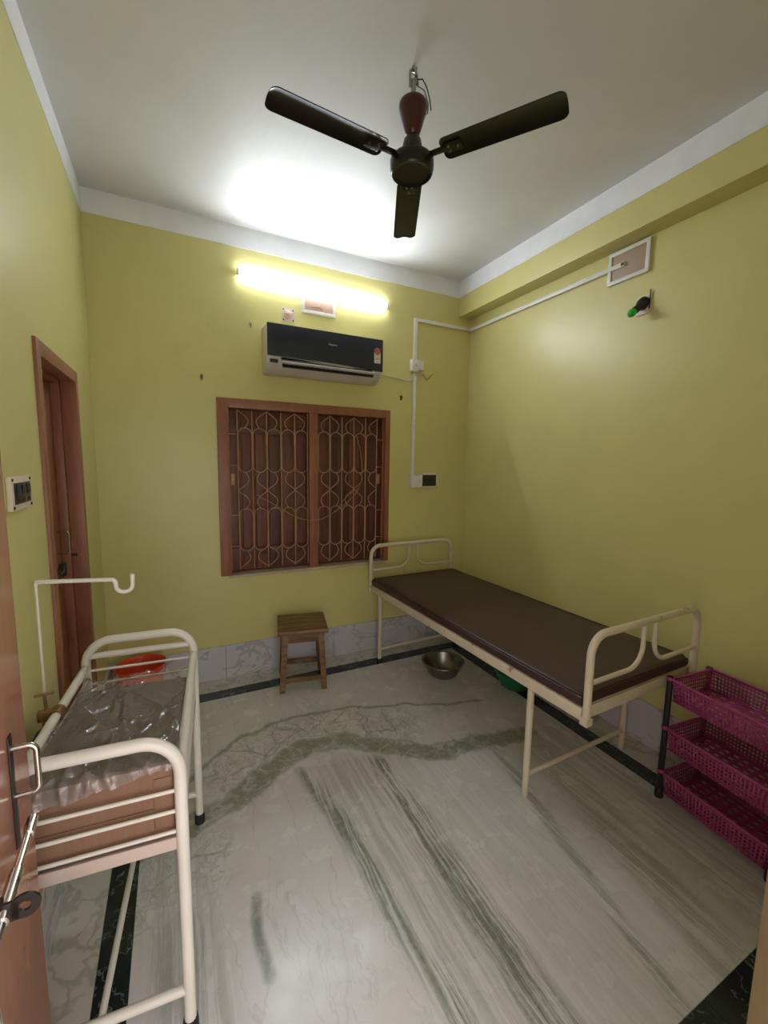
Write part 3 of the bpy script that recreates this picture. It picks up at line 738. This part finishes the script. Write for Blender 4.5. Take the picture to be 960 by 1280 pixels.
# mattress, softly padded
mt = MB(); nx, ny = 24, 60; mw, ml, mh = .405, .985, .056
vs = []; fs = []
random.seed(2)
def mz(u, v):
    # u,v in -1..1 ; rounded rim and a few shallow creases near the front edge
    e = 1 - max(abs(u), abs(v)) ** 14
    cz = 0
    for (cy, ln, amp) in ((-.55, .5, .004), (-.35, .4, .004), (-.2, .35, .004), (.02, .3, .003), (.12, .3, .003), (-.7, .4, .003)):
        d = (v - cy) - .28 * (u + 1); cz += -amp * math.exp(-(d / .018) ** 2) * math.exp(-((u + 1) / ln) ** 2)
    return mh - .006 * (1 - e) + .004 * (1 - u * u) * (1 - v * v) + cz
for j in range(ny + 1):
    for i in range(nx + 1):
        u, v = -1 + 2 * i / nx, -1 + 2 * j / ny
        vs.append((u * mw, v * ml, mz(u, v)))
for j in range(ny):
    for i in range(nx):
        a = j * (nx + 1) + i; fs.append((a, a + 1, a + nx + 2, a + nx + 1))
# sides with a slight bulge
ring = [(i, 0) for i in range(nx + 1)] + [(nx, j) for j in range(1, ny + 1)] + [(i, ny) for i in range(nx - 1, -1, -1)] + [(0, j) for j in range(ny - 1, 0, -1)]
top = [j * (nx + 1) + i for i, j in ring]; prev = top
for zf, bul in ((.75, .010), (.4, .012), (.1, .009), (0, .0)):
    cur = []
    for i, j in ring:
        u, v = -1 + 2 * i / nx, -1 + 2 * j / ny
        bx = bul * (1 if u > .999 else -1 if u < -.999 else 0); by = bul * (1 if v > .999 else -1 if v < -.999 else 0)
        cur.append(len(vs)); vs.append((u * mw + bx, v * ml + by, mh * zf))
    k = len(ring)
    for q in range(k): fs.append((prev[q], cur[q], cur[(q + 1) % k], prev[(q + 1) % k]))
    prev = cur
fs.append(tuple(prev))
mo = thing('mattress', 'dark brown leatherette mattress lying on the examination bed', 'mattress', (1.8955, 2.13, BEDZ), R(1.7))
mt.add(vs, fs).build('pad', M['leather'], mo)
MB().tube([(x, y, mh - .004) for x, y in [(p[0], p[1]) for p in rrect(-mw - .006, mw + .006, -ml - .006, ml + .006, .03, 4)]], .0035, 6, closed=True).build('piping', M['leather'], mo)

# ------------------------------------------------------------------ basins under the bed
def bowl_prof(r, h, t): return [(0, .002), (r * .55, .002), (r * .72, h * .22), (r * .90, h * .7), (r * .96, h), (r * 1.06, h + .002), (r * 1.07, h - .004), (r * .965, h - .004), (r * .905, h * .66), (r * .73, h * .16), (r * .57, -.0), (0, -.0)]
ba = thing('steel_basin', 'dull steel wash basin on the floor under the bed', 'basin', (1.838, 2.60, 0))
MB().lathe(bowl_prof(.153, .115, .002), 40).build('bowl', M['darksteel'], ba)
MB().tube([(.164 * math.cos(2 * PI * k / 40), .164 * math.sin(2 * PI * k / 40), .1145) for k in range(40)], .0042, 8, closed=True).build('rolled_rim', M['darksteel'], ba)
gb = thing('plastic_tub', 'dark green plastic tub on the floor far under the bed', 'tub', (2.235, 2.23, 0))
MB().lathe(bowl_prof(.15, .13, .003), 36).build('bowl', M['green_plastic'], gb)
MB().tube([(.1605 * math.cos(2 * PI * k / 36), .1605 * math.sin(2 * PI * k / 36), .1295) for k in range(36)], .005, 8, closed=True).build('rim', M['green_plastic'], gb)

# ------------------------------------------------------------------ stool
so = thing('wooden_stool', 'old brown wooden stool standing by the window wall', 'stool', (.815, 2.975, 0), R(-12))
SH = .46
MB().box(-.178, .178, -.178, .178, SH - .030, SH).build('seat', M['wood'], so, bevel=.010, segs=3)
for sx in (-1, 1):
    for sy in (-1, 1):
        a, b = .125, .150; w = .019
        vs = [(sx * b + dx * w, sy * b + dy * w, 0) for dx, dy in ((-1, -1), (1, -1), (1, 1), (-1, 1))] + [(sx * a + dx * (w + .003), sy * a + dy * (w + .003), SH - .030) for dx, dy in ((-1, -1), (1, -1), (1, 1), (-1, 1))]
        MB().add(vs, [(3, 2, 1, 0), (4, 5, 6, 7), (0, 1, 5, 4), (1, 2, 6, 5), (2, 3, 7, 6), (3, 0, 4, 7)]).build('leg', M['wood'], so, bevel=.003)
for k in range(4):
    Mk = Matrix.Rotation(k * PI / 2, 4, 'Z')
    MB().box(-.118, .118, -.136, -.118, SH - .105, SH - .031, Mk).build('apron', M['wood'], so, bevel=.003)
    z = .085 if k % 2 == 0 else .12
    MB().box(-.135, .135, -.155, -.133, z - .018, z + .018, Mk).build('stretcher', M['wood'], so, bevel=.003)

# ------------------------------------------------------------------ bucket
bu = thing('bucket', 'red plastic bucket on the floor in the far left corner', 'bucket', (-.243, 3.075, 0))
MB().lathe([(0, .003), (.105, .003), (.112, .02), (.140, .285), (.146, .30), (.150, .302), (.152, .296), (.146, .285), (.1435, .27), (.116, .012), (.108, 0), (0, 0)], 40).build('pail', M['red_plastic'], bu)
MB().lathe([(.1435, .255), (.149, .258), (.149, .266), (.1445, .269)], 40).build('band', M['red_plastic'], bu)
MB().tube([(.150 * math.cos(a), -.02 - .10 * math.sin(a) * .9, .275 - .11 * math.sin(a)) for a in [PI * k / 16 for k in range(17)]], .0032, 6).build('bail_handle', M['steel'], bu)

# ------------------------------------------------------------------ baby cot
cot = thing('hospital_cot', 'ivory tubular hospital cot at the left with rail sides', 'cot', (-.180, 1.568, 0), R(-4.7))
CW, CL = .197, .382
iv = M['ivory']; tr_ = .0165
rods_near, rods_far = (.765, .705, .645), (.795, .738, .680)
for y, ztop, rods, nm in ((-CL, .915, rods_near, 'near'), (CL, .918, rods_far, 'far')):
    hoop = MB().tube(rounded([(-CW, y, .03), (-CW, y, ztop), (CW, y, ztop), (CW, y, .03)], .095, 9), tr_, 14).build('end_frame', iv, cot)
    for sx in (-1, 1):
        MB().lathe([(0, 0), (.0215, 0), (.0215, .03), (.019, .045), (0, .045)], 16, Matrix.Translation((sx * CW, y, 0))).build('rubber_foot', M['rubber'], hoop)
    for z in rods: MB().tube([(-CW, y, z), (CW, y, z)], .0052, 8).build('rod', iv, hoop)
    if nm == 'far': MB().tube([(-CW, y, .856), (CW, y, .856)], .0125, 12).build('cross_bar', iv, hoop)
    MB().tube([(-CW, y, .142), (CW, y, .142)], .0135, 12).build('lower_stretcher', iv, hoop)
for sx in (-1, 1):
    sr = MB().tube([(sx * CW, -CL, .812), (sx * CW, CL, .812)], .0150, 14).build('side_rail', iv, cot)
    for z in (.755, .700, .648): MB().tube([(sx * (CW), -CL, z), (sx * (CW), CL, z)], .0052, 8).build('rod', iv, sr)
MB().tube([(-.02, -CL, .142), (-.02, CL, .142)], .0095, 10).build('long_stretcher', iv, cot)
bf = MB()
for sx in (-1, 1): bf.box(min(sx * (CW - .003), sx * (CW + .003)), max(sx * (CW - .003), sx * (CW + .003)), -CL, CL, .592, .628)
for y in (-CL, CL): bf.box(-CW + .004, CW - .004, y - .003, y + .003, .592, .628)
bf.box(-CW + .004, CW - .004, -CL + .004, CL - .004, .612, .616)
bf.build('base_frame', M['pinkbeige'], cot, bevel=.0008)

# cardboard carton lying in the cot, with a clear film over it
cb = thing('cardboard_box', 'brown cardboard carton lying inside the hospital cot', 'box', (-.180, 1.568, .628), R(-4.7))
bx0, bx1, by0, by1 = -.178, .178, -.364, .27
zt = lambda y: .205 + (.135 - .205) * (y - by0) / (by1 - by0)
c = MB().add([(bx0, by0, 0), (bx1, by0, 0), (bx1, by1, 0), (bx0, by1, 0), (bx0, by0, zt(by0)), (bx1, by0, zt(by0)), (bx1, by1, zt(by1)), (bx0, by1, zt(by1))],
             [(3, 2, 1, 0), (4, 5, 6, 7), (0, 1, 5, 4), (1, 2, 6, 5), (2, 3, 7, 6), (3, 0, 4, 7)]).build('carton', M['card'], cb, bevel=.004)
MB().box(bx0 + .002, bx1 - .05, by0 - .004, by0 - .0005, .004, .085).build('flap', M['card'], cb, bevel=.001)
MB().box(bx1 - .048, bx1 - .002, by0 - .003, by0 - .0005, .02, .17).build('flap', M['card'], cb, bevel=.001)
fm_ = MB(); nx, ny = 60, 110; vs = []; fs = []
for j in range(ny + 1):
    s = j / ny
    for i in range(nx + 1):
        u = -1 + 2 * i / nx; x = u * .188
        drop = .010 + .05 * (1 - i / nx) + .004 * math.sin(i * .35)
        L = s * (drop + .70)
        def ridge(q, p): return (1 - min(1, abs(mnoise.noise(Vector(q))) * 2.2)) ** p
        nz = .016 * ridge((x * 11 + L * 4, L * 3.0, 1.3), 6) + .012 * ridge((x * 15 - L * 6, L * 7, 7.7), 7) + .004 * ridge((x * 30, L * 14, 3.1), 3)
        if L < drop:
            p = (x, by0 - .008 - abs(nz) * .7, zt(by0) - (drop - L) + .006)
        else:
            y = by0 - .006 + (L - drop)
            far = max(0, (y - by1 + .03) / .09)
            z = zt(min(y, by1)) + .006 + nz + .012 * min(1, far) * abs(mnoise.noise(Vector((x * 18, 3, y * 9)))) * 2
            if abs(u) > .95: z -= .02 * (abs(u) - .95) / .05
            p = (x, y, max(z, zt(min(y, by1)) + .003))
        vs.append(p)
for j in range(ny):
    for i in range(nx):
        a = j * (nx + 1) + i; fs.append((a, a + 1, a + nx + 2, a + nx + 1))
fo = thing('plastic_sheet', 'crumpled clear plastic sheet spread over the carton in the cot', 'plastic sheet', (-.180, 1.568, .628), R(-4.7))
fob = fm_.add(vs, fs).build('film', M['film'], fo, recalc=False)
fob.data.polygons.foreach_set('use_smooth', [True] * len(fob.data.polygons))
for ed in fob.data.edges: ed.use_edge_sharp = False

# drip pole clamped to the cot's wall-side rail
ip = thing('drip_pole', 'thin ivory drip pole with hooked arm beside the cot', 'pole', (-.413, 1.68, 0))
MB().tube([(0, 0, .64), (0, 0, 1.242)], .0042, 8).build('upright', iv, ip)
MB().tube(rounded([(0, 0, 1.238), (0, 0, 1.248), (.218, -.012, 1.236), (.222, -.012, 1.190), (.268, -.012, 1.190), (.270, -.012, 1.25)], [.0, .006, .014, .022, .022, 0], 7), .0070, 10).build('hooked_arm', iv, ip)
ck = MB().tube([(.040, -.025, .812), (.0384, -.045, .812), (.0368, -.065, .812)], .0215, 14).build('rail_clamp', M['brass'], ip)
MB().box(-.012, .030, -.055, -.035, .795, .83).build('clamp_block', M['brass'], ip, bevel=.003)
MB().tube([(.012, -.045, .83), (.010, -.045, .885)], .005, 8).build('clamp_screw', M['brass'], ip)
MB().tube([(-.016, -.045, .885), (.036, -.045, .887)], .0048, 8).build('wing_handle', M['brass'], ip)
MB().tube([(.004, -.055, .80), (.012, -.09, .77), (.045, -.075, .755), (.055, -.055, .765)], .004, 6).build('clamp_hook', M['brass'], ip)
sp = thing('strap', 'black strap hanging from the wall-side rail of the cot', 'strap', (-.40, 1.52, .79))
MB().tube([(.0, .07, .0), (-.004, .02, .012), (-.012, -.05, -.01), (-.02, -.10, -.03), (-.012, -.13, -.075)], .011, 8, flat=.45).build('webbing', M['strap'], sp)
MB().tube([(-.026, -.155, .03), (-.026, -.15, .0), (-.024, -.14, -.05), (-.018, -.13, -.08)], [.006, .017, .017, .008], 8, flat=.6).build('buckle', M['strap'], sp)

# ------------------------------------------------------------------ three-tier rack
rk = thing('storage_rack', 'magenta plastic three-tier basket rack with black posts by the bed foot', 'rack', (2.252, .866, 0), R(-5.9))
RX, RY = .150, .222
def basket(zr, h, lip):
    o = MB()
    # rim
    x, y = RX + .004, RY + .004
    rp = rrect(-x, x, -y, y, .022, 4)
    o.tube([(a, b, zr) for a, b in rp], .0062, 6, closed=True)
    base = o.build('basket_rim', M['pink'], rk)
    s = .96
    wl_ = MB(); zb_ = zr - h
    # lattice walls: uprights and rails
    per = rrect(-x, x, -y, y, .022, 4)
    P = [Vector((a, b, 0)) for a, b in per]; L = [0]
    for a, b in zip(P, P[1:] + P[:1]): L.append(L[-1] + (b - a).length)
    def at(d):
        d %= L[-1]
        for k in range(len(P)):
            if L[k + 1] >= d:
                f = (d - L[k]) / max(1e-9, L[k + 1] - L[k]); return P[k].lerp(P[(k + 1) % len(P)], f)
    n = 92
    for k in range(n):
        a = at(L[-1] * k / n); b = at(L[-1] * (k + .42) / n)
        vs = [(a.x * s, a.y * s, zb_), (b.x * s, b.y * s, zb_), (b.x, b.y, zr - .004), (a.x, a.y, zr - .004)]
        wl_.add(vs, [(0, 1, 2, 3)])
    rows = 6
    for r in range(rows + 1):
        f = r / rows; t0 = max(0, f - .035 - (.06 if r in (0, rows) else 0)); t1 = min(1, f + .035 + (.06 if r in (0, rows) else 0))
        k0, k1 = s + (1 - s) * t0, s + (1 - s) * t1
        for q in range(len(P)):
            a, b = P[q], P[(q + 1) % len(P)]
            wl_.add([(a.x * k0, a.y * k0, zb_ + h * t0), (b.x * k0, b.y * k0, zb_ + h * t0), (b.x * k1, b.y * k1, zb_ + h * t1), (a.x * k1, a.y * k1, zb_ + h * t1)], [(0, 1, 2, 3)])
    w = wl_.build('lattice_wall', M['pink'], base)
    md = w.modifiers.new('thick', 'SOLIDIFY'); md.thickness = .0022; md.offset = 0
    fl_ = MB(); xx, yy = x * s, y * s
    for k in range(11):
        yk = -yy + .01 + (2 * yy - .02) * k / 10; fl_.box(-xx, xx, yk - .010, yk + .010, zb_ - .001, zb_ + .001)
    for k in range(8):
        xk = -xx + .01 + (2 * xx - .02) * k / 7; fl_.box(xk - .011, xk + .011, -yy, yy, zb_ - .0012, zb_ + .0012)
    fl_.build('lattice_bottom', M['pink'], base)
for zr, h in ((.628, .105), (.375, .105), (.142, .105)): basket(zr, h, 0)
for sx in (-1, 1):
    for sy in (-1, 1):
        x, y = sx * (RX - .006), sy * (RY + .012)
        pl = MB().tube([(x, y, .05), (x, y, .636)], .0145, 12, flat=.75).build('post', M['blackplastic'], rk)
        MB().lathe([(0, 0), (.019, 0), (.021, .012), (.019, .035), (.015, .052), (0, .052)], 14, Matrix.Translation((x, y, 0))).build('foot', M['blackplastic'], pl)
        for zr in (.628, .375, .142):
            MB().lathe([(.0155, zr - .010), (.0168, zr - .006), (.0168, zr + .004), (.0155, zr + .008)], 14, Matrix.Translation((x, y, 0))).build('corner_socket', M['pink'], pl)
